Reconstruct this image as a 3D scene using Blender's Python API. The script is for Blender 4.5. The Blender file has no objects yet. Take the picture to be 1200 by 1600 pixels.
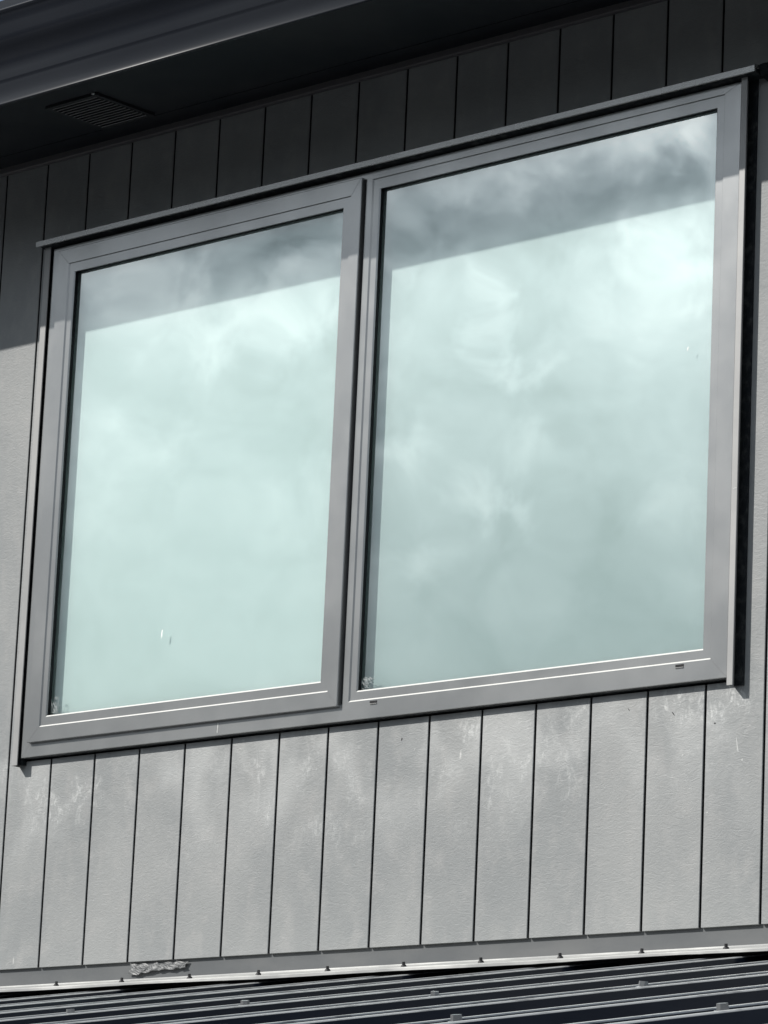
import bpy, bmesh, math, random
from mathutils import Vector, Matrix
random.seed(7)
R = math.radians
scene = bpy.context.scene
C = scene.collection

# ---------------------------------------------------------------- camera
CAM = (6.13544, -5.34032, -0.8180)
cam_data = bpy.data.cameras.new("camera")
cam_data.lens = 6082.9 / 1600 * 36
cam_data.sensor_width = 36
cam_data.sensor_fit = 'AUTO'
cam_data.clip_start = 0.05
cam_data.clip_end = 6000
cam = bpy.data.objects.new("camera", cam_data)
C.objects.link(cam)
right = Vector((0.7305319, 0.6814571, 0.0440379))
down = Vector((-0.1188991, 0.1904350, -0.9744730))
fwd = Vector((-0.6724479, 0.7066475, 0.2201435))
M = Matrix((right, -down, -fwd)).transposed().to_4x4()
M.translation = Vector(CAM)
cam.matrix_world = M
scene.camera = cam

# ---------------------------------------------------------------- sun
SUN_TRAVEL = Vector((0.85, 1.0, -0.95)).normalized()
sd = bpy.data.lights.new("sun", 'SUN')
sd.energy = 4.75
sd.angle = R(0.5)
sd.color = (1.0, 0.965, 0.915)
sun = bpy.data.objects.new("sun", sd)
C.objects.link(sun)
sun.rotation_euler = SUN_TRAVEL.to_track_quat('-Z', 'Y').to_euler()
SUN_EL = math.asin(-SUN_TRAVEL.z)
SUN_ROT = math.atan2(-SUN_TRAVEL.x, -SUN_TRAVEL.y) % (2 * math.pi)

# ---------------------------------------------------------------- sky
world = bpy.data.worlds.new("World")
scene.world = world
world.use_nodes = True
wn, wl = world.node_tree.nodes, world.node_tree.links
wn.clear()
def W(t, **k):
    n = wn.new(t)
    for a, b in k.items():
        setattr(n, a, b)
    return n
sky = W('ShaderNodeTexSky', sky_type='NISHITA', sun_disc=False, sun_elevation=SUN_EL, sun_rotation=SUN_ROT)
sky.air_density = 1.0; sky.dust_density = 1.0
tc = W('ShaderNodeTexCoord')
mp = W('ShaderNodeMapping')
mp.inputs['Scale'].default_value = (1.0, 1.0, 1.15)
mp.inputs['Location'].default_value = (3.1, 0.4, 1.7)
wl.new(tc.outputs['Generated'], mp.inputs['Vector'])
def noise(scale, detail, rough, dist=0.0):
    n = W('ShaderNodeTexNoise')
    n.inputs['Scale'].default_value = scale
    n.inputs['Detail'].default_value = detail
    n.inputs['Roughness'].default_value = rough
    n.inputs['Distortion'].default_value = dist
    wl.new(mp.outputs['Vector'], n.inputs['Vector'])
    return n.outputs['Fac']
def wmath(op, a, b=None, c=None):
    n = W('ShaderNodeMath', operation=op)
    for i, v in enumerate((a, b, c)):
        if v is None: continue
        if isinstance(v, (int, float)): n.inputs[i].default_value = v
        else: wl.new(v, n.inputs[i])
    return n.outputs[0]
def wrange(v, a, b, c, d, smooth=True):
    n = W('ShaderNodeMapRange', interpolation_type='SMOOTHSTEP' if smooth else 'LINEAR')
    wl.new(v, n.inputs['Value'])
    for k, x in zip(('From Min', 'From Max', 'To Min', 'To Max'), (a, b, c, d)):
        n.inputs[k].default_value = x
    return n.outputs['Result']
big = noise(9.0, 3.0, 0.5)
fine = noise(58.0, 5.0, 0.55, 0.3)
wisp = noise(140.0, 4.0, 0.55, 0.5)
sep = W('ShaderNodeSeparateXYZ')
wl.new(tc.outputs['Generated'], sep.inputs[0])
elev = sep.outputs['Z']
lowdark = wmath('MULTIPLY', wrange(elev, 0.07, 0.185, 0.02, 1.0), wrange(elev, 0.14, 0.33, 0.26, 1.70, False))        # sky dimmed towards the horizon, shaped to deepen the upper wall's shade
highfall = wrange(elev, 0.45, 0.85, 1.0, 0.55)       # thinner, dimmer cloud overhead
cl = wmath('ADD', wmath('MULTIPLY', wrange(fine, 0.32, 0.70, 0.0, 1.0, False), 0.26),
           wmath('MULTIPLY', wrange(big, 0.35, 0.68, 0.0, 1.0), 0.30))
cl = wmath('ADD', cl, wmath('MULTIPLY', wmath('SUBTRACT', wisp, 0.5), 0.22))
# the banks and gaps of the cloud field facing the window: (direction, angular radius, brightness)
PUFFS = [(-0.6456, -0.7129, 0.2737, 0.00905, 0.3),
         (-0.6456, -0.7165, 0.2643, 0.00799, 0.28),
         (-0.6446, -0.7208, 0.2549, 0.00905, 0.28),
         (-0.6372, -0.7272, 0.2552, 0.00905, 0.22),
         (-0.633, -0.7292, 0.2601, 0.00799, 0.12),
         (-0.6632, -0.7107, 0.2347, 0.01225, 0.3),
         (-0.654, -0.7213, 0.2283, 0.00692, 0.26),
         (-0.6509, -0.7255, 0.2237, 0.00799, 0.3),
         (-0.6461, -0.7301, 0.2224, 0.00799, 0.22),
         (-0.642, -0.7297, 0.2353, 0.01172, 0.22),
         (-0.6708, -0.7125, 0.2059, 0.01278, 0.26),
         (-0.6639, -0.7174, 0.2111, 0.01065, 0.14),
         (-0.6099, -0.74, 0.2837, 0.01491, 0.24),
         (-0.6042, -0.746, 0.2799, 0.01332, 0.25),
         (-0.6182, -0.7364, 0.2748, 0.01598, 0.15),
         (-0.6162, -0.7557, 0.222, 0.01172, 0.2),
         (-0.5996, -0.7348, 0.3172, 0.01598, 0.34),
         (-0.6091, -0.7286, 0.3131, 0.01598, 0.3),
         (-0.6214, -0.7178, 0.3142, 0.01465, 0.22),
         (-0.6367, -0.7085, 0.3043, 0.01332, 0.24),
         (-0.6449, -0.7004, 0.3059, 0.01172, 0.16),
         (-0.6565, -0.6943, 0.2948, 0.01065, 0.15),
         (-0.6598, -0.6977, 0.2791, 0.00799, 0.2),
         (-0.6249, -0.7376, 0.2557, 0.01864, 0.1),
         (-0.684, -0.6772, 0.2714, 0.01598, 0.3),
         (-0.6925, -0.6711, 0.2645, 0.01864, 0.32),
         (-0.6994, -0.6655, 0.2608, 0.01598, 0.2),
         (-0.7083, -0.6531, 0.2679, 0.01598, 0.16),
         (-0.6759, -0.6825, 0.2781, 0.01332, 0.3),
         (-0.7114, -0.6633, 0.2324, 0.01598, 0.2),
         (-0.72, -0.6533, 0.234, 0.01332, 0.14),
         (-0.6941, -0.6866, 0.2163, 0.01225, 0.14),
         (-0.6861, -0.6951, 0.2145, 0.01065, 0.14),
         (-0.7097, -0.6467, 0.2793, 0.01065, 0.18),
         (-0.701, -0.6594, 0.2716, 0.01065, 0.12),
         (-0.6826, -0.694, 0.229, 0.01065, 0.12),
         (-0.7212, -0.658, 0.2166, 0.01598, 0.1),
         (-0.634, -0.7368, 0.2348, 0.01332, 0.08),
         (-0.6246, -0.7225, 0.2964, 0.02397, -0.24),
         (-0.6096, -0.7322, 0.3038, 0.01997, -0.26),
         (-0.6006, -0.7392, 0.3049, 0.01598, -0.2),
         (-0.6446, -0.7057, 0.2939, 0.02131, -0.2),
         (-0.6552, -0.6981, 0.2887, 0.01332, -0.12),
         (-0.6878, -0.6686, 0.2827, 0.01864, -0.16),
         (-0.6765, -0.6777, 0.2882, 0.01332, -0.2),
         (-0.6954, -0.6626, 0.2782, 0.01065, -0.1),
         (-0.6325, -0.7344, 0.246, 0.02131, -0.1),
         (-0.6296, -0.7481, 0.2095, 0.03196, -0.1),
         (-0.6608, -0.7247, 0.1953, 0.0293, -0.1),
         (-0.6638, -0.7052, 0.2492, 0.01598, -0.08),
         (-0.7061, -0.664, 0.2462, 0.02131, -0.06),
         (-0.7095, -0.6753, 0.2017, 0.03728, 0.04)]
wob = W('ShaderNodeTexNoise'); wob.inputs['Scale'].default_value = 70.0; wob.inputs['Detail'].default_value = 5.0
wob.inputs['Roughness'].default_value = 0.6
wl.new(tc.outputs['Generated'], wob.inputs['Vector'])
wsub = W('ShaderNodeVectorMath', operation='SUBTRACT'); wl.new(wob.outputs['Color'], wsub.inputs[0]); wsub.inputs[1].default_value = (.5, .5, .5)
wsc = W('ShaderNodeVectorMath', operation='SCALE'); wl.new(wsub.outputs[0], wsc.inputs[0]); wsc.inputs['Scale'].default_value = 0.034
wdir = W('ShaderNodeVectorMath', operation='ADD'); wl.new(tc.outputs['Generated'], wdir.inputs[0]); wl.new(wsc.outputs[0], wdir.inputs[1])
for (dx_, dy_, dz_, rad_, gain_) in PUFFS:
    dd = W('ShaderNodeVectorMath', operation='DISTANCE'); wl.new(wdir.outputs[0], dd.inputs[0]); dd.inputs[1].default_value = (dx_, dy_, dz_)
    cl = wmath('ADD', cl, wrange(dd.outputs['Value'], 0.0, rad_, gain_ * 1.15, 0.0))
lum = wmath('MAXIMUM', wmath('MULTIPLY', wmath('MULTIPLY_ADD', cl, 1.0, 0.30), wmath('MULTIPLY', lowdark, highfall)), 0.01)
ccol = W('ShaderNodeMix', data_type='RGBA')
wl.new(cl, ccol.inputs['Factor'])
ccol.inputs['A'].default_value = (0.85, 0.95, 1.05, 1)
ccol.inputs['B'].default_value = (0.98, 1.0, 1.0, 1)
cs = W('ShaderNodeVectorMath', operation='SCALE')
wl.new(ccol.outputs['Result'], cs.inputs[0])
wl.new(wmath('MULTIPLY', lum, 10.0), cs.inputs['Scale'])
# blue gaps open up away from the sun's side of the sky
gap = wrange(noise(3.2, 5.0, 0.55, 0.3), 0.50, 0.62, 0.0, 1.0)
side = wmath('MAXIMUM', wrange(sep.outputs['X'], -0.45, 0.1, 0.0, 0.85), wrange(sep.outputs['Y'], -0.1, 0.3, 0.0, 1.9))
side = wmath('MINIMUM', side, 1.0)
mixs = W('ShaderNodeMix', data_type='RGBA')
wl.new(wmath('MAXIMUM', wmath('MULTIPLY', gap, side), wrange(sep.outputs['Y'], 0.05, 0.35, 0.0, 0.97)), mixs.inputs['Factor'])
wl.new(cs.outputs[0], mixs.inputs['A'])
wl.new(sky.outputs['Color'], mixs.inputs['B'])
bg = W('ShaderNodeBackground')
wl.new(mixs.outputs['Result'], bg.inputs['Color'])
bg.inputs['Strength'].default_value = 0.108
wo = W('ShaderNodeOutputWorld')
wl.new(bg.outputs[0], wo.inputs['Surface'])

# ---------------------------------------------------------------- exposure
vs = scene.view_settings
vs.view_transform = 'Standard'; vs.look = 'None'; vs.exposure = 0.0; vs.gamma = 1.0
vs.use_curve_mapping = False
scene.cycles.max_bounces = 8
scene.cycles.transparent_max_bounces = 16

# ---------------------------------------------------------------- materials
class Mat:
    def __init__(self, name, color, rough=0.5, metal=0.0, spec=0.5, coat=0.0):
        self.m = bpy.data.materials.new(name)
        self.m.use_nodes = True
        self.n, self.l = self.m.node_tree.nodes, self.m.node_tree.links
        self.b = self.n['Principled BSDF']
        self.b.inputs['Base Color'].default_value = (*color, 1)
        self.b.inputs['Roughness'].default_value = rough
        self.b.inputs['Metallic'].default_value = metal
        self.b.inputs['Specular IOR Level'].default_value = spec
        if coat:
            self.b.inputs['Coat Weight'].default_value = coat
        self.tc = self.n.new('ShaderNodeTexCoord')
    def noise(self, scale, detail=3, rough=0.5, stretch=(1, 1, 1), dist=0.0, rot=(0, 0, 0)):
        mp = self.n.new('ShaderNodeMapping')
        mp.inputs['Scale'].default_value = stretch
        mp.inputs['Rotation'].default_value = rot
        self.l.new(self.tc.outputs['Object'], mp.inputs['Vector'])
        t = self.n.new('ShaderNodeTexNoise')
        t.inputs['Scale'].default_value = scale
        t.inputs['Detail'].default_value = detail
        t.inputs['Roughness'].default_value = rough
        t.inputs['Distortion'].default_value = dist
        self.l.new(mp.outputs[0], t.inputs['Vector'])
        return t.outputs['Fac']
    def rng(self, v, a, b, c, d):
        n = self.n.new('ShaderNodeMapRange')
        n.interpolation_type = 'SMOOTHSTEP'
        self.l.new(v, n.inputs['Value'])
        for k, x in zip(('From Min', 'From Max', 'To Min', 'To Max'), (a, b, c, d)):
            n.inputs[k].default_value = x
        return n.outputs['Result']
    def math(self, op, a, b=None):
        n = self.n.new('ShaderNodeMath'); n.operation = op
        for i, v in enumerate((a, b)):
            if v is None: continue
            if isinstance(v, (int, float)): n.inputs[i].default_value = v
            else: self.l.new(v, n.inputs[i])
        return n.outputs[0]
    def mix(self, f, a, b):
        n = self.n.new('ShaderNodeMix'); n.data_type = 'RGBA'
        for k, v in (('Factor', f), ('A', a), ('B', b)):
            if isinstance(v, tuple): n.inputs[k].default_value = (*v, 1)
            elif isinstance(v, (int, float)): n.inputs[k].default_value = v
            else: self.l.new(v, n.inputs[k])
        return n.outputs['Result']
    def color(self, s): self.l.new(s, self.b.inputs['Base Color'])
    def rough(self, s): self.l.new(s, self.b.inputs['Roughness'])
    def bump(self, h, dist, strength=1.0):
        n = self.n.new('ShaderNodeBump')
        n.inputs['Distance'].default_value = dist
        n.inputs['Strength'].default_value = strength
        self.l.new(h, n.inputs['Height'])
        self.l.new(n.outputs[0], self.b.inputs['Normal'])
    def pos(self, axis):
        s = self.n.new('ShaderNodeSeparateXYZ')
        self.l.new(self.tc.outputs['Object'], s.inputs[0])
        return s.outputs[axis]
    def done(self): return self.m

# painted fibre-cement cladding
k = Mat("cladding_paint", (0.3, 0.3, 0.3), 0.55, spec=0.45)
mott = k.noise(5.0, 4, 0.55, (1, 1, 0.6))
cloud = k.noise(22.0, 4, 0.6, (1, 1, 0.7))
base = k.mix(k.rng(mott, 0.3, 0.7, 0.0, 1.0), (0.226, 0.238, 0.242), (0.286, 0.295, 0.294))
base = k.mix(k.math('MULTIPLY', k.rng(cloud, 0.45, 0.75, 0.0, 1.0), 0.5), base, (0.34, 0.34, 0.335))
z = k.pos('Z')
zone = k.math('MULTIPLY', k.rng(z, 0.12, 0.38, 0.0, 1.0), k.rng(z, 0.42, 0.46, 1.0, 0.0))
haze_ = k.math('MULTIPLY', k.rng(k.noise(6.0, 3, 0.5, (1, 1, 0.8), 0.3), 0.42, 0.68, 0.0, 0.55), zone)
base = k.mix(haze_, base, (0.46, 0.47, 0.465))
chalk = k.rng(k.noise(9.0, 5, 0.65, (1, 1, 0.9), 0.8), 0.46, 0.68, 0.0, 1.0)
chalk_fine = k.rng(k.noise(85.0, 4, 0.7, (1, 1, 0.6), 1.2), 0.44, 0.68, 0.15, 1.0)
patchy = k.rng(k.noise(2.3, 2, 0.5, (1, 1, 1)), 0.40, 0.62, 0.15, 1.0)
chalk = k.math('MULTIPLY', k.math('MULTIPLY', chalk, chalk_fine), k.math('MULTIPLY', zone, patchy))
base = k.mix(k.math('MULTIPLY', chalk, 0.85), base, (0.62, 0.63, 0.62))
spot = k.rng(k.noise(30.0, 2, 0.5, (1, 1, 0.45), 0.3), 0.76, 0.82, 0.0, 0.8)
base = k.mix(spot, base, (0.66, 0.66, 0.64))
k.color(base)
grain = k.noise(300.0, 4, 0.62, (0.45, 1, 1.0), 1.4, (0, R(-14), 0))
grain2 = k.noise(95.0, 3, 0.6, (0.5, 1, 1.0), 1.8, (0, R(-10), 0))
h = k.math('ADD', k.math('MULTIPLY', grain, 0.5), grain2)
k.bump(h, 0.0009, 0.7)
M_CLAD = k.done()

k = Mat("groove_shade_and_dirt", (0.012, 0.013, 0.015), 0.8)  # near-black: shade inside the grooves put into the colour; also dirt flecks
M_GROOVE = k.done()

# powder-coated aluminium joinery
def alu(name, a, b, rough, metal):
    k = Mat(name, a, rough, metal, 0.5)
    n1 = k.noise(14.0, 4, 0.6, (0.6, 1, 0.6))
    n2 = k.noise(40.0, 4, 0.65, (1, 1, 0.35), 0.5)
    c = k.mix(k.rng(n1, 0.3, 0.7, 0, 1), a, b)
    c = k.mix(k.math('MULTIPLY', k.rng(n2, 0.58, 0.82, 0, 1), 0.10), c, tuple(min(1, x * 1.35) for x in b))
    k.color(c)
    k.rough(k.rng(k.noise(8.0, 3, 0.5), 0.3, 0.7, rough - 0.02, rough + 0.04))
    k.bump(k.noise(900.0, 2, 0.5), 0.0001, 0.6)
    return k.done()
M_FRAME = alu("joinery_powdercoat", (0.360, 0.368, 0.370), (0.390, 0.397, 0.396), 0.23, 0.66)
k = Mat("ledge_glint", (0.62, 0.62, 0.60), 0.7); M_LEDGE = k.done()  # sun glint on the bead chamfers, put into a paler colour
M_JAMB = alu("jamb_flashing_paint", (0.31, 0.312, 0.31), (0.36, 0.36, 0.355), 0.42, 0.15)
M_HEAD = alu("head_flashing_paint", (0.50, 0.505, 0.50), (0.55, 0.555, 0.55), 0.24, 0.75)
k = Mat("black_rubber", (0.006, 0.007, 0.009), 0.55, spec=0.25); M_RUBBER = k.done()
k = Mat("dark_seal_and_shade", (0.016, 0.019, 0.022), 0.7, spec=0.2)
k.color(k.mix(k.rng(k.noise(60, 4, 0.6), 0.45, 0.75, 0, 1), (0.012, 0.015, 0.018), (0.05, 0.055, 0.055)))
k.bump(k.noise(220, 4, 0.6, dist=1.0), 0.002); M_SEAL_SHADE = k.done()

# translucent-looking obscured surface just behind the outer pane
k = Mat("frosted_panel", (0.74, 0.87, 0.85), 0.8, spec=0.2)
k.color(k.mix(k.rng(k.noise(2.2, 3, 0.5), 0.3, 0.7, 0, 1), (0.82, 0.91, 0.90), (0.86, 0.94, 0.93)))
M_PANEL = k.done()
k = Mat("frosted_panel_graded", (0.60, 0.70, 0.69), 0.8, spec=0.2)
k.color(k.mix(k.rng(k.math('ADD', k.pos('Z'), k.math('MULTIPLY', k.noise(2.0, 2, 0.5), 0.3)), 0.6, 1.5, 0, 1), (0.55, 0.63, 0.63), (0.84, 0.91, 0.905)))  # colour goes from paler at the top to darker at the bottom
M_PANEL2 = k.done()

def glass(name, refl):
    m = bpy.data.materials.new(name); m.use_nodes = True
    n, l = m.node_tree.nodes, m.node_tree.links
    n.clear()
    o = n.new('ShaderNodeOutputMaterial'); mix = n.new('ShaderNodeMixShader')
    t = n.new('ShaderNodeBsdfTransparent'); t.inputs['Color'].default_value = (0.925, 0.97, 0.962, 1)
    g = n.new('ShaderNodeBsdfGlossy'); g.inputs['Roughness'].default_value = 0.012
    g.inputs['Color'].default_value = (0.93, 0.98, 0.97, 1)
    fr = n.new('ShaderNodeLayerWeight'); fr.inputs['Blend'].default_value = 0.5
    pw = n.new('ShaderNodeMath'); pw.operation = 'POWER'; pw.inputs[1].default_value = 4.0
    l.new(fr.outputs['Facing'], pw.inputs[0])
    mr = n.new('ShaderNodeMapRange')
    mr.inputs['To Min'].default_value = refl; mr.inputs['To Max'].default_value = 1.0
    l.new(pw.outputs[0], mr.inputs['Value']); l.new(mr.outputs[0], mix.inputs['Fac'])
    l.new(t.outputs[0], mix.inputs[1]); l.new(g.outputs[0], mix.inputs[2])
    # faint float-glass waviness
    tc = n.new('ShaderNodeTexCoord'); nz = n.new('ShaderNodeTexNoise'); nz.inputs['Scale'].default_value = 2.5
    nz.inputs['Detail'].default_value = 1.0
    bp = n.new('ShaderNodeBump'); bp.inputs['Distance'].default_value = 0.0012
    l.new(tc.outputs['Object'], nz.inputs['Vector']); l.new(nz.outputs['Fac'], bp.inputs['Height'])
    l.new(bp.outputs[0], g.inputs['Normal'])
    l.new(mix.outputs[0], o.inputs['Surface'])
    return m
M_GLASS = glass("coated_glass", 0.34)
def clear():
    m = bpy.data.materials.new("clear_glass_edge"); m.use_nodes = True
    n, l = m.node_tree.nodes, m.node_tree.links; n.clear()
    o = n.new('ShaderNodeOutputMaterial'); t = n.new('ShaderNodeBsdfTransparent')
    t.inputs['Color'].default_value = (0.97, 0.99, 0.985, 1)
    l.new(t.outputs[0], o.inputs['Surface']); return m
M_CLEAR = clear()

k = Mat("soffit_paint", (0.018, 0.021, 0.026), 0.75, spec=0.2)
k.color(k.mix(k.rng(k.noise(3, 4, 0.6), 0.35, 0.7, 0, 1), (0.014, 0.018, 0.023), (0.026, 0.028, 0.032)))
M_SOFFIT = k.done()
k = Mat("soffit_trim_paint", (0.12, 0.115, 0.118), 0.5); M_TRIM = k.done()
k = Mat("vent_plastic", (0.30, 0.295, 0.30), 0.55); M_VENT = k.done()
k = Mat("vent_recess", (0.01, 0.012, 0.015), 0.8); M_VENTD = k.done()
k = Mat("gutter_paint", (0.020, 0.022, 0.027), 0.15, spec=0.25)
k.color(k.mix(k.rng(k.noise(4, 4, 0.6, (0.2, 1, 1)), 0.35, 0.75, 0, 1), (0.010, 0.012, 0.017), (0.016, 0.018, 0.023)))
M_GUTTER = k.done()
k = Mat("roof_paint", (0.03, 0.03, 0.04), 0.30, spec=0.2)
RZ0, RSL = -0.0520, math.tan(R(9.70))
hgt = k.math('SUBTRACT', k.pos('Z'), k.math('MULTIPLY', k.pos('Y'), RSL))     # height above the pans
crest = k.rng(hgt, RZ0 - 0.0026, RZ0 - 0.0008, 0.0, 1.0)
crest_glare = k.rng(k.noise(70, 4, 0.6, (1, 0.25, 1)), 0.30, 0.50, 0.45, 1.0)
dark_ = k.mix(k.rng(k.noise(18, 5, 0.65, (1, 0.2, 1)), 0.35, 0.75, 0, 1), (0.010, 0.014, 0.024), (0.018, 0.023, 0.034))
k.color(k.mix(k.math('MULTIPLY', crest, crest_glare), dark_, (0.48, 0.49, 0.49)))  # sunlit glare on the rib crests, painted in as pale colour
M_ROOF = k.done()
k = Mat("upstand_paint", (0.10, 0.105, 0.11), 0.5)
k.color(k.mix(k.rng(k.noise(9, 5, 0.6, (0.4, 1, 1)), 0.35, 0.75, 0, 1), (0.085, 0.092, 0.098), (0.125, 0.13, 0.132))); M_UP = k.done()
k = Mat("apron_paint", (0.5, 0.5, 0.5), 0.35, spec=0.5)
k.color(k.mix(k.rng(k.noise(12, 5, 0.6, (0.5, 1, 1)), 0.35, 0.75, 0, 1), (0.36, 0.365, 0.36), (0.62, 0.62, 0.60)))
M_APRON = k.done()
k = Mat("screw_steel", (0.30, 0.31, 0.32), 0.32, 0.7); M_SCREW = k.done()
k = Mat("washer_rubber", (0.02, 0.02, 0.022), 0.6); M_WASH = k.done()
k = Mat("tape", (0.11, 0.115, 0.118), 0.5); M_TAPE = k.done()
k = Mat("web_silk", (0.42, 0.45, 0.45), 0.7); M_WEB = k.done()
k = Mat("smear_film", (0.92, 0.93, 0.92), 0.8); M_SMEAR = k.done()
k = Mat("dropping", (0.50, 0.51, 0.50), 0.8); M_DROP = k.done()
k = Mat("brick_lower", (0.24, 0.24, 0.235), 0.8)
k.color(k.mix(k.rng(k.noise(6, 4, 0.6), 0.3, 0.7, 0, 1), (0.2, 0.2, 0.2), (0.28, 0.275, 0.27))); M_LOWER = k.done()
k = Mat("lawn", (0.06, 0.08, 0.04), 0.95)
k.color(k.mix(k.rng(k.noise(0.35, 6, 0.65), 0.35, 0.65, 0, 1), (0.012, 0.014, 0.014), (0.026, 0.028, 0.030)))
k.bump(k.noise(30, 4, 0.7), 0.02); M_GROUND = k.done()

# ---------------------------------------------------------------- mesh helpers
def obj(name, bm, mat, parent=None, smooth=False, label=None):
    me = bpy.data.meshes.new(name)
    bmesh.ops.recalc_face_normals(bm, faces=bm.faces)
    bm.to_mesh(me); bm.free()
    for m in (mat if isinstance(mat, (list, tuple)) else [mat]):
        me.materials.append(m)
    if smooth:
        for p in me.polygons: p.use_smooth = True
    o = bpy.data.objects.new(name, me)
    C.objects.link(o)
    if parent: o.parent = parent
    if label: o['label'] = label
    return o

def box(bm, x0, x1, y0, y1, z0, z1):
    v = [bm.verts.new((x, y, zz)) for x in (x0, x1) for y in (y0, y1) for zz in (z0, z1)]
    for f in ((0, 1, 3, 2), (4, 6, 7, 5), (0, 4, 5, 1), (2, 3, 7, 6), (0, 2, 6, 4), (1, 5, 7, 3)):
        bm.faces.new([v[i] for i in f])
    return v

def loft(bm, rings):
    """rings: list of (x0,x1,z0,z1,y); successive rectangles joined by mitred quads (an open ring profile)"""
    prev = None
    for (x0, x1, z0, z1, y) in rings:
        cur = [bm.verts.new(p) for p in ((x0, y, z0), (x1, y, z0), (x1, y, z1), (x0, y, z1))]
        if prev:
            for i in range(4):
                j = (i + 1) % 4
                bm.faces.new((prev[i], prev[j], cur[j], cur[i]))
        prev = cur

def prof_x(bm, pts, x0, x1, closed=True, cap=True):
    """extrude a (y,z) profile along X"""
    a = [bm.verts.new((x0, y, z)) for y, z in pts]
    b = [bm.verts.new((x1, y, z)) for y, z in pts]
    n = len(pts)
    for i in range(n if closed else n - 1):
        j = (i + 1) % n
        bm.faces.new((a[i], a[j], b[j], b[i]))
    if closed and cap:
        bm.faces.new(a); bm.faces.new(list(reversed(b)))

def ins(r, d, y):
    return (r[0] + d, r[1] - d, r[2] + d, r[3] - d, y)

# ---------------------------------------------------------------- ground
bm = bmesh.new()
S = 3000
v = [bm.verts.new(p) for p in ((-S, -S, -2.45), (S, -S, -2.45), (S, S, -2.45), (-S, S, -2.45))]
bm.faces.new(v)
g = obj('ground', bm, M_GROUND); g['kind'] = 'structure'

# ---------------------------------------------------------------- house
house = bpy.data.objects.new('house', None)
C.objects.link(house)
house.location = (0, 0, 0)
house['label'] = "grey clad house with a wide two pane window between dark eaves and ribbed metal roof"
house['category'] = "house"

XL, XR = -5.0, 4.9
P = 0.133
# --- cladding: boards with real grooves between them
OX0, OX1, OZ0, OZ1 = 0.043, 1.932, 0.432, 1.548
WZ0, WZ1 = -0.001, 1.775
gw, ch = 0.0048, 0.0010
bm = bmesh.new()
def board(bm, x0, x1, z0, z1, cl=True, cr=True):
    """one panel between grooves, chamfered along the groove edges and slightly rolled at its foot"""
    a = x0 + (gw / 2 if cl else 0); b = x1 - (gw / 2 if cr else 0)
    ca = ch if cl else 0; cb = ch if cr else 0
    pr = [(a, 0.0085), (a, ch if cl else 0.0)]
    if cl: pr.append((a + ca, 0.0))
    if cr: pr.append((b - cb, 0.0))
    pr += [(b, ch if cr else 0.0), (b, 0.0085)]
    lo = [bm.verts.new((x, y, z0)) for x, y in pr]
    hi = [bm.verts.new((x, y, z1)) for x, y in pr]
    n = len(pr)
    for i in range(n):
        j = (i + 1) % n
        f = bm.faces.new((lo[i], lo[j], hi[j], hi[i]))
        if abs(pr[i][0] - pr[j][0]) < 1e-6 and ((cl and pr[i][0] < x0 + gw) or (cr and pr[i][0] > x1 - gw)):
            f.material_index = 1          # groove flank darkened, its shade put into the colour
    bm.faces.new(lo); bm.faces.new(hi)
i0, i1 = int(XL / P) - 1, int(XR / P)
for i in range(i0, i1 + 1):
    x0, x1 = i * P, (i + 1) * P
    if x1 <= OX0 or x0 >= OX1:
        board(bm, x0, x1, WZ0, WZ1)
    else:
        if x0 < OX0: board(bm, x0, OX0, OZ0, OZ1, cr=False)
        if x1 > OX1: board(bm, OX1, x1, OZ0, OZ1, cl=False)
        board(bm, x0, x1, WZ0, OZ0 - 0.0002)
        board(bm, x0, x1, OZ1 + 0.0002, WZ1)
wx0, wx1 = i0 * P, (i1 + 1) * P
wall = obj('wall', bm, [M_CLAD, M_GROOVE], house)
bm = bmesh.new()
for a in ((wx0, OX0, WZ0, WZ1), (OX1, wx1, WZ0, WZ1), (OX0, OX1, WZ0, OZ0), (OX0, OX1, OZ1, WZ1)):
    box(bm, a[0], a[1], 0.009, 0.10, a[2] + 0.001, a[3])
obj('backing', bm, M_GROOVE, wall)
# side and upper walls so the building is a solid volume
bm = bmesh.new()
box(bm, wx0, wx0 + 0.1, 0.101, 6.0, -2.45, 1.775)
box(bm, wx1 - 0.1, wx1, 0.101, 6.0, -2.45, 1.775)
box(bm, wx0, wx1, 6.001, 6.1, -2.45, 1.775)
box(bm, wx0 + 0.101, wx1 - 0.101, 0.30, 0.34, -2.4, 1.77)
obj('side_wall', bm, M_LOWER, house)
bm = bmesh.new()
box(bm, wx0, wx1, -2.75, -2.65, -2.45, -0.62)
box(bm, wx0, wx0 + 0.1, -2.649, 0.1, -2.45, -0.62)
box(bm, wx1 - 0.1, wx1, -2.649, 0.1, -2.45, -0.62)
obj('lower_wall', bm, M_LOWER, house)

# --- window
FR = (0.0575, 1.9232, 0.4365, 1.5440)       # outer frame
SA = (0.0835, 0.9768, 0.4655, 1.5325)       # opening sash outer edge
SB = (0.1180, 0.9499, 0.4960, 1.4995)       # sash bead line
SG = (0.1335, 0.9277, 0.5165, 1.4790)       # sash sight line
FB = (0.9985, 1.8850, 0.4727, 1.5270)       # fixed light bead line
FG = (1.0158, 1.8661, 0.4915, 1.5050)       # fixed light sight line
YF, YS = -0.018, -0.027
bm = bmesh.new()
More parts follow.
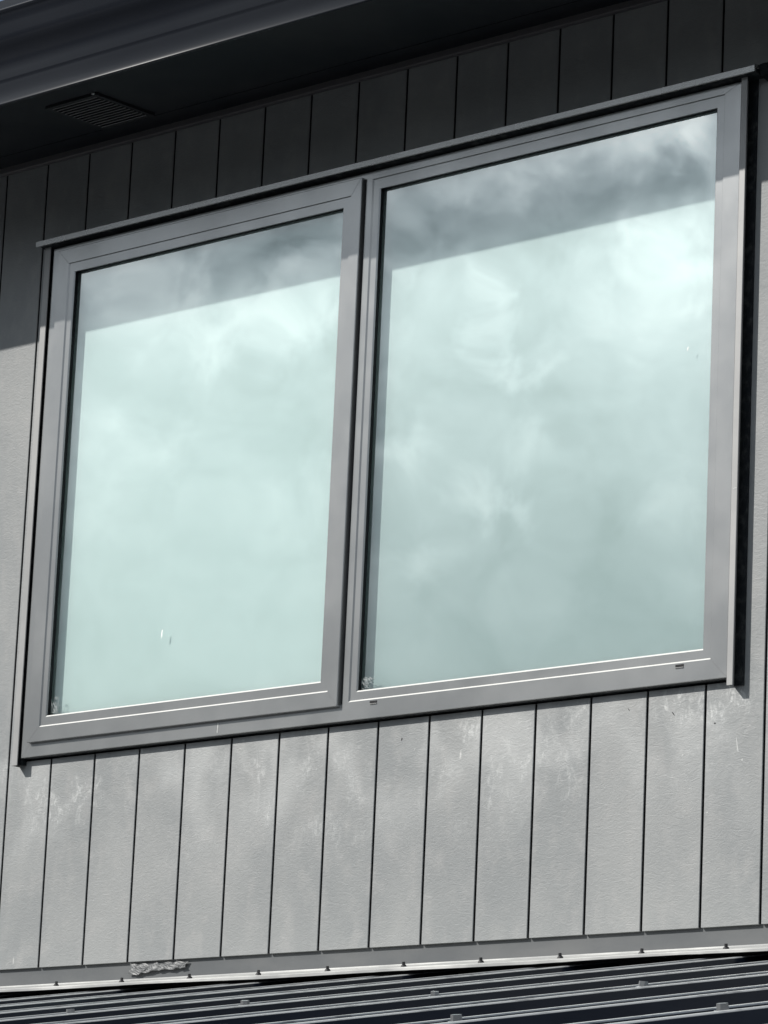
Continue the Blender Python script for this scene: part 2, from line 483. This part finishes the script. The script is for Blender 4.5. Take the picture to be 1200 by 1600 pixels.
# frame front as a plate with two openings: sash opening and fixed light opening
SO = (SA[0] + 0.004, SA[1] + 0.006, SA[2] + 0.004, SA[3] - 0.003)
xs = [FR[0] + .001, SO[0], SO[1], FB[0], FB[1], FR[1] - .001]
def plate(bm, y, outer, holes):
    X = sorted({outer[0], outer[1]} | {h[0] for h in holes} | {h[1] for h in holes})
    Z = sorted({outer[2], outer[3]} | {h[2] for h in holes} | {h[3] for h in holes})
    vs_ = {}
    def gv(x, zz):
        if (x, zz) not in vs_: vs_[(x, zz)] = bm.verts.new((x, y, zz))
        return vs_[(x, zz)]
    for i in range(len(X) - 1):
        for j in range(len(Z) - 1):
            cx, cz = (X[i] + X[i + 1]) / 2, (Z[j] + Z[j + 1]) / 2
            if any(h[0] < cx < h[1] and h[2] < cz < h[3] for h in holes): continue
            bm.faces.new((gv(X[i], Z[j]), gv(X[i + 1], Z[j]), gv(X[i + 1], Z[j + 1]), gv(X[i], Z[j + 1])))
inner = (FR[0] + .001, FR[1] - .001, FR[2] + .001, FR[3] - .001)
plate(bm, YF, inner, [SO, FB])
loft(bm, [(*FR, 0.02), (*FR, YF + 0.001), (*inner, YF)])
loft(bm, [(*SO, YF), (*SO, 0.0)])
obj_window = obj('window', bm, M_FRAME, house)
win = obj_window
win['label'] = "wide grey aluminium window frame with two glass lights"

def bead(name, B, G, yfront, yglass, parent):
    bm = bmesh.new()
    yb = yfront + 0.0028
    loft(bm, [(*B, yfront), (B[0] + .0026, B[1] - .0026, B[2] + .0030, B[3] - .0002, yb), (*G, yb),
              (G[0] + .0024, G[1] - .0024, G[2] + .0030, G[3] - .0002, yb + 0.0022),
              (G[0] + .0024, G[1] - .0024, G[2] + .0030, G[3] - .0002, yb + 0.0030)])
    bm.normal_update()
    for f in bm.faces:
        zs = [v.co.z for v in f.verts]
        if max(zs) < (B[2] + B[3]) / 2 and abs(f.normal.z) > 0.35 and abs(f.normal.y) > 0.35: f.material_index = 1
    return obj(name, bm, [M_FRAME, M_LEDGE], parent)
def gasket(G, y0, y1, parent):
    bm = bmesh.new()
    loft(bm, [(G[0] + .0025, G[1] - .0025, G[2] + .0031, G[3] - .0003, y0), (G[0] + .0027, G[1] - .0027, G[2] + .0033, G[3] - .0005, y1), ins(G, -0.004, y1)])
    return obj('gasket', bm, M_RUBBER, parent)

# opening sash
bm = bmesh.new()
si = (SA[0] + .0012, SA[1] - .0012, SA[2] + .0012, SA[3] - .0012)
loft(bm, [(*SA, -0.006), (*SA, YS + 0.0012), (*si, YS), (*SB, YS)])
# drip groove shadow line round the sash is the real gap to the frame behind it
obj('sash', bm, M_FRAME, win, label="slightly proud opening sash on the left of the window")
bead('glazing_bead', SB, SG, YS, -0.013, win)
gasket(SG, YS + 0.0057, -0.013, win)
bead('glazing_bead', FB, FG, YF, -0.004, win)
gasket(FG, YF + 0.0057, -0.004, win)

def pane(G, y, parent):
    bm = bmesh.new()
    vs_ = box(bm, G[0] - 0.004, G[1] + 0.004, y, y + 0.004, G[2] - 0.004, G[3] + 0.004)
    bm.faces.ensure_lookup_table()
    bm.normal_update()
    for f in bm.faces:
        c = f.calc_center_median()
        f.material_index = 0 if abs(c.y - y) < 1e-5 else 1
    return obj('pane', bm, [M_GLASS, M_CLEAR], parent)
pane(SG, -0.0131, win); pane(FG, -0.0041, win)
def panel(G, y, parent, mat):
    bm = bmesh.new()
    box(bm, G[0] - 0.03, G[1] + 0.012, y, y + 0.006, G[2] - 0.03, G[3] + 0.012)
    return obj('frosted_panel', bm, mat, parent)
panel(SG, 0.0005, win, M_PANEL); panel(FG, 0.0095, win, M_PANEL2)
# dark cavity stuff behind the sash gap
bm = bmesh.new()
box(bm, SA[1] - 0.006, SO[1] + .003, -0.0135, -0.006, SO[2] - .003, SO[3] + .003)
obj('weather_seal', bm, M_RUBBER, win)
# weep holes in the bottom rail of the fixed light
for x in (1.0655, 1.8155):
    bm = bmesh.new()
    box(bm, x - 0.0095, x + 0.0095, YF - 0.0004, YF + 0.001, 0.4655, 0.4700)
    wv = obj('weep_hole', bm, M_RUBBER, win)
    bm = bmesh.new()
    prof_x(bm, [(YF, 0.4655), (YF - 0.0016, 0.4640), (YF - 0.0012, 0.4628), (YF, 0.4628)], x - 0.009, x + 0.009)
    obj('weep_lip', bm, M_HEAD, win)

# --- head flashing over the window
bm = bmesh.new()
prof_x(bm, [(0.0, 1.5680), (-0.038, 1.5610), (-0.0412, 1.5590), (-0.0402, 1.5482), (-0.0365, 1.5478),
            (-0.0362, 1.5545), (0.0, 1.5590)], 0.0235, 1.9695)
hf = obj('head_flashing', bm, M_HEAD, house)
bm = bmesh.new()
prof_x(bm, [(-0.001, 1.5588), (-0.0360, 1.5540), (-0.0355, 1.5500), (-0.020, 1.5465), (-0.001, 1.5465)], 0.0300, 1.9660)
obj('sealant_and_shade', bm, M_SEAL_SHADE, hf)
bm = bmesh.new()
prof_x(bm, [(-0.001, 1.5700), (-0.024, 1.5660), (-0.030, 1.5610), (-0.022, 1.5440), (-0.001, 1.5380)], 1.9700, 1.9880)
obj('end_cap', bm, M_SEAL_SHADE, hf)

# --- jamb flashings down both sides
def jamb(x0, x1, dark_strip, label):
    bm = bmesh.new()
    z0, z1 = 0.4212, 1.5475
    prof = [(x0, -0.0005), (x0, -0.0230), (x0 + 0.0008, -0.0240), (x1 - 0.0008, -0.0240), (x1, -0.0232),
            (x1, -0.0222), (x0 + 0.0012, -0.0222), (x0 + 0.0012, -0.0005)]
    lo = [bm.verts.new((x, y, z0)) for x, y in prof]
    hi = [bm.verts.new((x, y, z1)) for x, y in prof]
    for i in range(len(prof)):
        j = (i + 1) % len(prof)
        bm.faces.new((lo[i], lo[j], hi[j], hi[i]))
    bm.faces.new(lo); bm.faces.new(hi)
    o = obj('jamb_flashing', bm, M_JAMB, house, label=label)
    bm = bmesh.new()
    box(bm, dark_strip[0], dark_strip[1], dark_strip[2], -0.0006, z0 + 0.002, z1 - 0.001)
    obj('sealant_and_shade', bm, M_SEAL_SHADE, o)  # joint filler on the left; on the right a dark strip standing for shade
    return o
jamb(0.0354, 0.0536, (0.0372, 0.0570, -0.012), "narrow pale flashing down the left side of the window")
jr = jamb(1.9268, 1.9408, (1.9282, 1.9490, -0.0035), "narrow pale flashing down the right side of the window")
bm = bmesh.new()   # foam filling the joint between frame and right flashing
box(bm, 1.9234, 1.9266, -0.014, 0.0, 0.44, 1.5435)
obj('sealant_and_shade', bm, M_RUBBER, jr)

# --- soffit, trim, vent
SZ = 1.7625
bm = bmesh.new()
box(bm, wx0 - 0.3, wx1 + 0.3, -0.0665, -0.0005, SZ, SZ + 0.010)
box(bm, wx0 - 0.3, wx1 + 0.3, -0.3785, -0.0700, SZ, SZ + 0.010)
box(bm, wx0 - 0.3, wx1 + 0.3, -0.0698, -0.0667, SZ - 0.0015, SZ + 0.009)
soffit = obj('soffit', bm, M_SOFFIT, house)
bm = bmesh.new()
prof_x(bm, [(-0.0002, 1.7480), (-0.011, 1.7480), (-0.013, 1.7500), (-0.013, SZ - 0.0002), (-0.0002, SZ - 0.0002)], wx0, wx1)
obj('trim', bm, M_TRIM, soffit)
bm = bmesh.new()
VX0, VX1, VY0, VY1 = 0.262, 0.418, -0.246, -0.080
zt = SZ - 0.0002
fw = 0.010
box(bm, VX0, VX1, VY0, VY0 + fw, zt - 0.006, zt)
box(bm, VX0, VX1, VY1 - fw, VY1, zt - 0.006, zt)
box(bm, VX0, VX0 + fw, VY0 + fw, VY1 - fw, zt - 0.006, zt)
box(bm, VX1 - fw, VX1, VY0 + fw, VY1 - fw, zt - 0.006, zt)
box(bm, VX0 + fw, VX1 - fw, VY0 + fw, VY1 - fw, zt - 0.0008, zt)
vent = obj('soffit_vent', bm, M_VENTD, house)
bm = bmesh.new()
n = 13
for i in range(n):
    y = VY0 + fw + 0.004 + (VY1 - VY0 - 2 * fw - 0.006) * i / (n - 1)
    a = [(y - 0.0035, zt - 0.0065), (y - 0.0028, zt - 0.0072), (y + 0.0040, zt - 0.0022), (y + 0.0033, zt - 0.0015)]
    prof_x(bm, a, VX0 + fw + 0.0005, VX1 - fw - 0.0005)
obj('louvre', bm, M_VENT, vent)
bm = bmesh.new()
bmesh.ops.create_uvsphere(bm, u_segments=10, v_segments=6, radius=0.004, matrix=Matrix.Translation((VX1 - 0.006, VY0 - 0.004, SZ - 0.003)))
obj('screw', bm, M_SCREW, vent, smooth=True)

# --- gutter and roof edge above
bm = bmesh.new()
pts = [(-0.3915 + 0.0040 * t - 0.0034 * t ** 4, 1.7640 - 0.0450 * t) for t in (1.0, 0.93, 0.85, 0.75, 0.65, 0.55, 0.42, 0.28, 0.12, 0.0)]
pts += [(-0.3919, 1.7700), (-0.3924, 1.7715), (-0.3926, 1.7735), (-0.3935, 1.7880),
       (-0.3945, 1.8020), (-0.3970, 1.8150), (-0.4010, 1.8270), (-0.4060, 1.8370), (-0.4100, 1.8450), (-0.4120, 1.8520),
       (-0.4132, 1.8620), (-0.4155, 1.8820), (-0.4178, 1.9020), (-0.4195, 1.9060), (-0.4225, 1.9100), (-0.4225, 1.9150),
       (-0.4190, 1.9180), (-0.4150, 1.9160)]
inner_ = [(y + 0.0035, z_) for y, z_ in reversed(pts[10:-1])]
prof_x(bm, pts + inner_ + [(-0.3790, 1.7620), (-0.3790, 1.7480), (-0.3810, 1.7330), (-0.3850, 1.7215), (-0.3885, 1.7182)], wx0 - 0.3, wx1 + 0.3)
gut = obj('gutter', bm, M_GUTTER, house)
for p_ in gut.data.polygons:
    p_.use_smooth = len(p_.vertices) == 4
bm = bmesh.new()
box(bm, wx0 - 0.3, wx1 + 0.3, -0.3785, -0.362, 1.7730, 1.92)
obj('fascia', bm, M_GUTTER, house)
bm = bmesh.new()
x0r, x1r = wx0 - 0.32, wx1 + 0.32
A = [bm.verts.new(p) for p in ((x0r, -0.40, 1.945), (x1r, -0.40, 1.945), (x1r, 3.05, 2.9), (x0r, 3.05, 2.9),
                               (x0r, 6.5, 1.905), (x1r, 6.5, 1.905))]
B_ = [bm.verts.new((v_.co.x, v_.co.y, v_.co.z - 0.02)) for v_ in A]
for q in ((0, 1, 2, 3), (3, 2, 5, 4)):
    bm.faces.new([A[i] for i in q]); bm.faces.new([B_[i] for i in reversed(q)])
for a, b in ((0, 1), (1, 2), (2, 5), (5, 4), (4, 3), (3, 0)):
    bm.faces.new((A[a], B_[a], B_[b], A[b]))
obj('roof', bm, M_GUTTER, house, label="main roof sheet above the gutter")

# --- lower ribbed metal roof against the wall
Z0, SL = -0.0520, math.tan(R(9.70))
KP, KX = 0.3845, 1.6240
def rz(y, dz=0.0): return Z0 + SL * y + dz
YE = -3.0
bm = bmesh.new()
RH = 0.029
prof = []          # (x, dz) across the ribs
kk = range(int((XL - KX) / KP), int((XR - KX) / KP) + 1)
for k_ in kk:
    c = KX + KP * k_
    prof += [(c - 0.066, -RH), (c - 0.0500, -0.002), (c - 0.0470, 0.0), (c - 0.0330, 0.0), (c - 0.0280, -0.0085),
             (c + 0.0280, -0.0085), (c + 0.0330, 0.0), (c + 0.0460, 0.0), (c + 0.0490, -0.002), (c + 0.064, -RH),
             (c + 0.175, -RH), (c + 0.180, -RH + 0.003), (c + 0.190, -RH + 0.003), (c + 0.195, -RH)]
ys = [0.005 + (YE - 0.005) * i / 12 for i in range(13)]
rows_ = []
for y in ys:
    rows_.append([bm.verts.new((x, y, rz(y, dz))) for x, dz in prof])
for a, b in zip(rows_, rows_[1:]):
    for i in range(len(a) - 1):
        bm.faces.new((a[i], a[i + 1], b[i + 1], b[i]))
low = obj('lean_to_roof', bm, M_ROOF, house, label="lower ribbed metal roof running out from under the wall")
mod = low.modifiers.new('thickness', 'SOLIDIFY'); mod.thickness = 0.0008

# apron flashing: upstand behind the boards, sloping apron over the rib tops, turned-down lip
AL = -0.1300
bm = bmesh.new()
def az(y): return -0.0385 + SL * (y - 0.0)
N = 60
nx = [wx0 + (wx1 - wx0) * i / N for i in range(N + 1)]
rowsA = []
for i, x in enumerate(nx):
    w_ = 0.0010 * math.sin(i * 1.7) + 0.0007 * math.sin(i * 0.63)
    P_ = [(0.0060, az(0.0) + 0.0035), (0.0040, az(0.0) + 0.0010), (0.001, az(0.0)),
          (AL, az(AL) + w_ * 0.5), (AL - 0.0025, az(AL) - 0.002 + w_ * 0.5), (AL - 0.0025, az(AL) - 0.0065 + w_), (AL - 0.0005, az(AL) - 0.0070 + w_),
          (AL - 0.0005, az(AL) - 0.0030 + w_), (0.004, az(0) - 0.002), (0.0068, az(0.0) + 0.0025)]
    rowsA.append([bm.verts.new((x, y, z_)) for y, z_ in P_])
for a, b in zip(rowsA, rowsA[1:]):
    for i in range(len(a)):
        j = (i + 1) % len(a)
        bm.faces.new((a[i], a[j], b[j], b[i]))
apron = obj('apron_flashing', bm, M_APRON, low)
bm = bmesh.new()
box(bm, wx0, wx1, 0.0070, 0.0088, -0.040, 0.008)
obj('upstand', bm, M_UP, low)
# crumpled strip of flashing tape squeezed out under the boards
bm = bmesh.new()
def ribbon(bm, pts, r):
    prev = None
    for i, p in enumerate(pts):
        p = Vector(p)
        t = (Vector(pts[min(i + 1, len(pts) - 1)]) - Vector(pts[max(i - 1, 0)])).normalized()
        s = t.cross(Vector((0, 1, 0.3))).normalized(); u = s.cross(t)
        rr = r * (0.6 + 0.7 * random.random())
        cur = [bm.verts.new(p + rr * (math.cos(a) * s + math.sin(a) * u)) for a in (0, 2.1, 4.2)]
        if prev:
            for k_ in range(3):
                bm.faces.new((prev[k_], prev[(k_ + 1) % 3], cur[(k_ + 1) % 3], cur[k_]))
        prev = cur
NU, NV = 40, 9
gr = []
for i in range(NU):
    row = []
    for j in range(NV):
        u, v_ = i / (NU - 1), j / (NV - 1)
        edge = 0.5 + 0.5 * math.sin(u * 9.0) * 0.25
        zz = -0.006 - (0.012 + 0.016 * (1 - u) * edge) * v_ + 0.0012 * math.sin(u * 31 + v_ * 7) + random.uniform(-.0004, .0004)
        yy = 0.0035 - 0.0035 * v_ + 0.0010 * math.sin(u * 47 + v_ * 11) * math.sin(v_ * 9 + u * 13) + random.uniform(-.0006, .0006)
        row.append(bm.verts.new((0.405 + 0.165 * u + 0.004 * math.sin(v_ * 5 + u * 20), yy, zz)))
    gr.append(row)
for i in range(NU - 1):
    for j in range(NV - 1):
        bm.faces.new((gr[i][j], gr[i + 1][j], gr[i + 1][j + 1], gr[i][j + 1]))
obj('flashing_tape', bm, M_TAPE, low)

# screws with washers, one mesh each kind copied along the rows
def screw_mesh(r, h):
    bm = bmesh.new()
    bmesh.ops.create_cone(bm, cap_ends=True, segments=16, radius1=r, radius2=r * 0.72, depth=h * 0.42, matrix=Matrix.Translation((0, 0, h * 0.21)))
    bmesh.ops.create_cone(bm, cap_ends=True, segments=6, radius1=r * 0.52, radius2=r * 0.48, depth=h * 0.58, matrix=Matrix.Translation((0, 0, h * 0.71)))
    for f in bm.faces: f.material_index = 0
    return bm
tilt = math.atan(SL)
proto = obj('screw', screw_mesh(0.0135, 0.0130), M_SCREW, low)
proto.rotation_euler = (tilt, 0, 0)
first = True
for yrow in (-1.255, -2.05, -2.85):
    for k_ in kk:
        c = KX + KP * k_
        if not (-2.2 < c < XR - 0.1): continue
        o = proto if first else proto.copy()
        if not first:
            C.objects.link(o); o.parent = low
        first = False
        y = yrow + random.uniform(-0.006, 0.006)
        o.location = (c - 0.003 + random.uniform(-.003, .003), y, rz(y, -0.0075))
        o.rotation_euler = (tilt + random.uniform(-.06, .06), random.uniform(-.06, .06), random.uniform(0, 1))
proto2 = obj('screw', screw_mesh(0.0060, 0.0095), M_WASH, apron)
first = True
for i in range(-8, 22):
    o = proto2 if first else proto2.copy()
    if not first:
        C.objects.link(o); o.parent = apron
    first = False
    o.location = (0.312 + 0.1885 * i + random.uniform(-.004, .004), -0.106, az(-0.106) - 0.0003)
    o.rotation_euler = (tilt, 0, random.uniform(0, 1))

# --- cobwebs in the lower corners of the glass
def web(x, y, z_, w, h_, n, seed, label):
    rnd = random.Random(seed)
    bm = bmesh.new()
    for j in range(n):
        ax, az_ = rnd.random() * w, rnd.random() * h_
        bx_, bz_ = rnd.random() * w, rnd.random() * h_
        a_, b_ = rnd.uniform(0, 6), rnd.uniform(0.001, 0.003)
        pts_ = []
        for i in range(9):
            t = i / 8
            pts_.append((x + ax + (bx_ - ax) * t + b_ * math.sin(t * 5 + a_), y - 0.001 - 0.002 * math.sin(t * 3.1), z_ + az_ + (bz_ - az_) * t + b_ * math.cos(t * 6 + a_)))
        prev = None
        for i, p in enumerate(pts_):
            p = Vector(p); rr = 0.00022
            cur = [bm.verts.new(p + Vector((rr * math.cos(q), rr * math.sin(q) * 0.5, rr * math.sin(q + 0.8)))) for q in (0, 2.1, 4.2)]
            if prev:
                for k_ in range(3):
                    bm.faces.new((prev[k_], prev[(k_ + 1) % 3], cur[(k_ + 1) % 3], cur[k_]))
            prev = cur
    o = obj('cobweb', bm, M_WEB)
    o['label'] = label; o['category'] = 'cobweb'; o['group'] = 'cobwebs in the lower corners of the window glass'
web(SG[0] + 0.003, -0.0135, SG[2] + 0.003, 0.030, 0.040, 34, 3, "pale tangled cobweb in the lower left corner of the left sash")
web(FG[0] + 0.003, -0.0045, FG[2] + 0.003, 0.036, 0.026, 30, 5, "pale tangled cobweb in the lower left corner of the larger right pane")

# --- small marks that stand on the surfaces: paint flecks, a bird streak, smears on the glass
def fleck(name, x, y, z_, L, w, ang, mat, parent, seed=1):
    rnd = random.Random(seed)
    bm = bmesh.new()
    c = bm.verts.new((0, -0.0007, 0))
    n_ = 14; ring_ = []
    for i in range(n_):
        a = 2 * math.pi * i / n_
        r = 1 + rnd.uniform(-0.22, 0.22)
        u, v_ = math.cos(a) * L * r / 2, math.sin(a) * w * r / 2
        ring_.append(bm.verts.new((u * math.cos(ang) - v_ * math.sin(ang), -0.0001, u * math.sin(ang) + v_ * math.cos(ang))))
    for i in range(n_):
        bm.faces.new((c, ring_[i], ring_[(i + 1) % n_]))
    o = obj(name, bm, mat, parent, smooth=True)
    o.location = (x, y, z_)
    return o
fl = [(1.7728, 0.3967, .012, .006, 2.2), (1.8140, 0.3088, .004, .003, 0), (1.9361, 0.3164, .026, .003, 1.75),
      (1.8725, 0.2015, .004, .003, 0), (1.1620, 0.3700, .005, .002, 1.0), 
      (1.9480, 0.2900, .005, .003, 1.5)]
for i, (x, z_, L, w, a) in enumerate(fl):
    fleck('paint_fleck', x, 0.0, z_, L, w, a, M_DROP, wall, i)
for i, (x, z_, L, w, a) in enumerate([(1.7894, 0.386, .009, .0018, 2.3), (1.1275, 0.393, .006, .003, 1.4), (1.8846, 0.3606, .004, .003, 0),
                                     (1.6860, 0.4020, .008, .0012, 2.2)]):
    fleck('dirt_fleck', x, 0.0, z_, L, w, a, M_GROOVE, wall, i + 20)
fleck('smear', 0.4594, -0.0132, 0.6622, .020, .0040, 1.45, M_SMEAR, win, 31)
fleck('smear', 1.8032, -0.0042, 1.0587, .008, .0030, 1.2, M_SMEAR, win, 34)
fleck('drip_mark', 0.6416, -0.0180, 0.4520, .020, .0025, 1.5, M_DROP, win, 35)
fleck('joint_mark', 1.9350, -0.0240, 0.7767, .010, .0022, 0.1, M_DROP, jr, 36)

# hairline mitre joints at the corners of sash and frame
def mitre(x, z_, dx, dz, L, y, parent):
    bm = bmesh.new()
    n_ = Vector((dz, 0, -dx)).normalized() * 0.00028
    a, b = Vector((x, y, z_)), Vector((x + dx * L, y, z_ + dz * L))
    d = Vector((0, -0.00012, 0)); e = Vector((0, 0.0008, 0))
    v_ = [bm.verts.new(p) for p in (a - n_ + e, b - n_ + e, b + n_ + e, a + n_ + e, a - n_ + d, b - n_ + d, b + n_ + d, a + n_ + d)]
    for f in ((0, 1, 2, 3), (4, 5, 6, 7), (0, 1, 5, 4), (1, 2, 6, 5), (2, 3, 7, 6), (3, 0, 4, 7)):
        bm.faces.new([v_[i] for i in f])
    return obj('mitre_joint', bm, M_MITRE, parent)
M_MITRE = Mat("joint_line", (0.10, 0.10, 0.105), 0.6).done()
q2 = 0.0015
for (xa, za, xb, zb, y) in ((SA[0] + q2, SA[3] - q2, SB[0], SB[3], YS), (SA[1] - q2, SA[3] - q2, SB[1], SB[3], YS),
                            (SA[0] + q2, SA[2] + q2, SB[0], SB[2], YS), (SA[1] - q2, SA[2] + q2, SB[1], SB[2], YS),
                            (FR[1] - q2, FR[3] - q2, FB[1], FB[3], YF), (FR[1] - q2, FR[2] + q2, FB[1], FB[2], YF),
                            (FR[0] + q2, FR[2] + q2, SO[0] - .0004, SO[2] - .0004, YF)):
    mitre(xa, za, xb - xa, zb - za, 1.0, y, win)
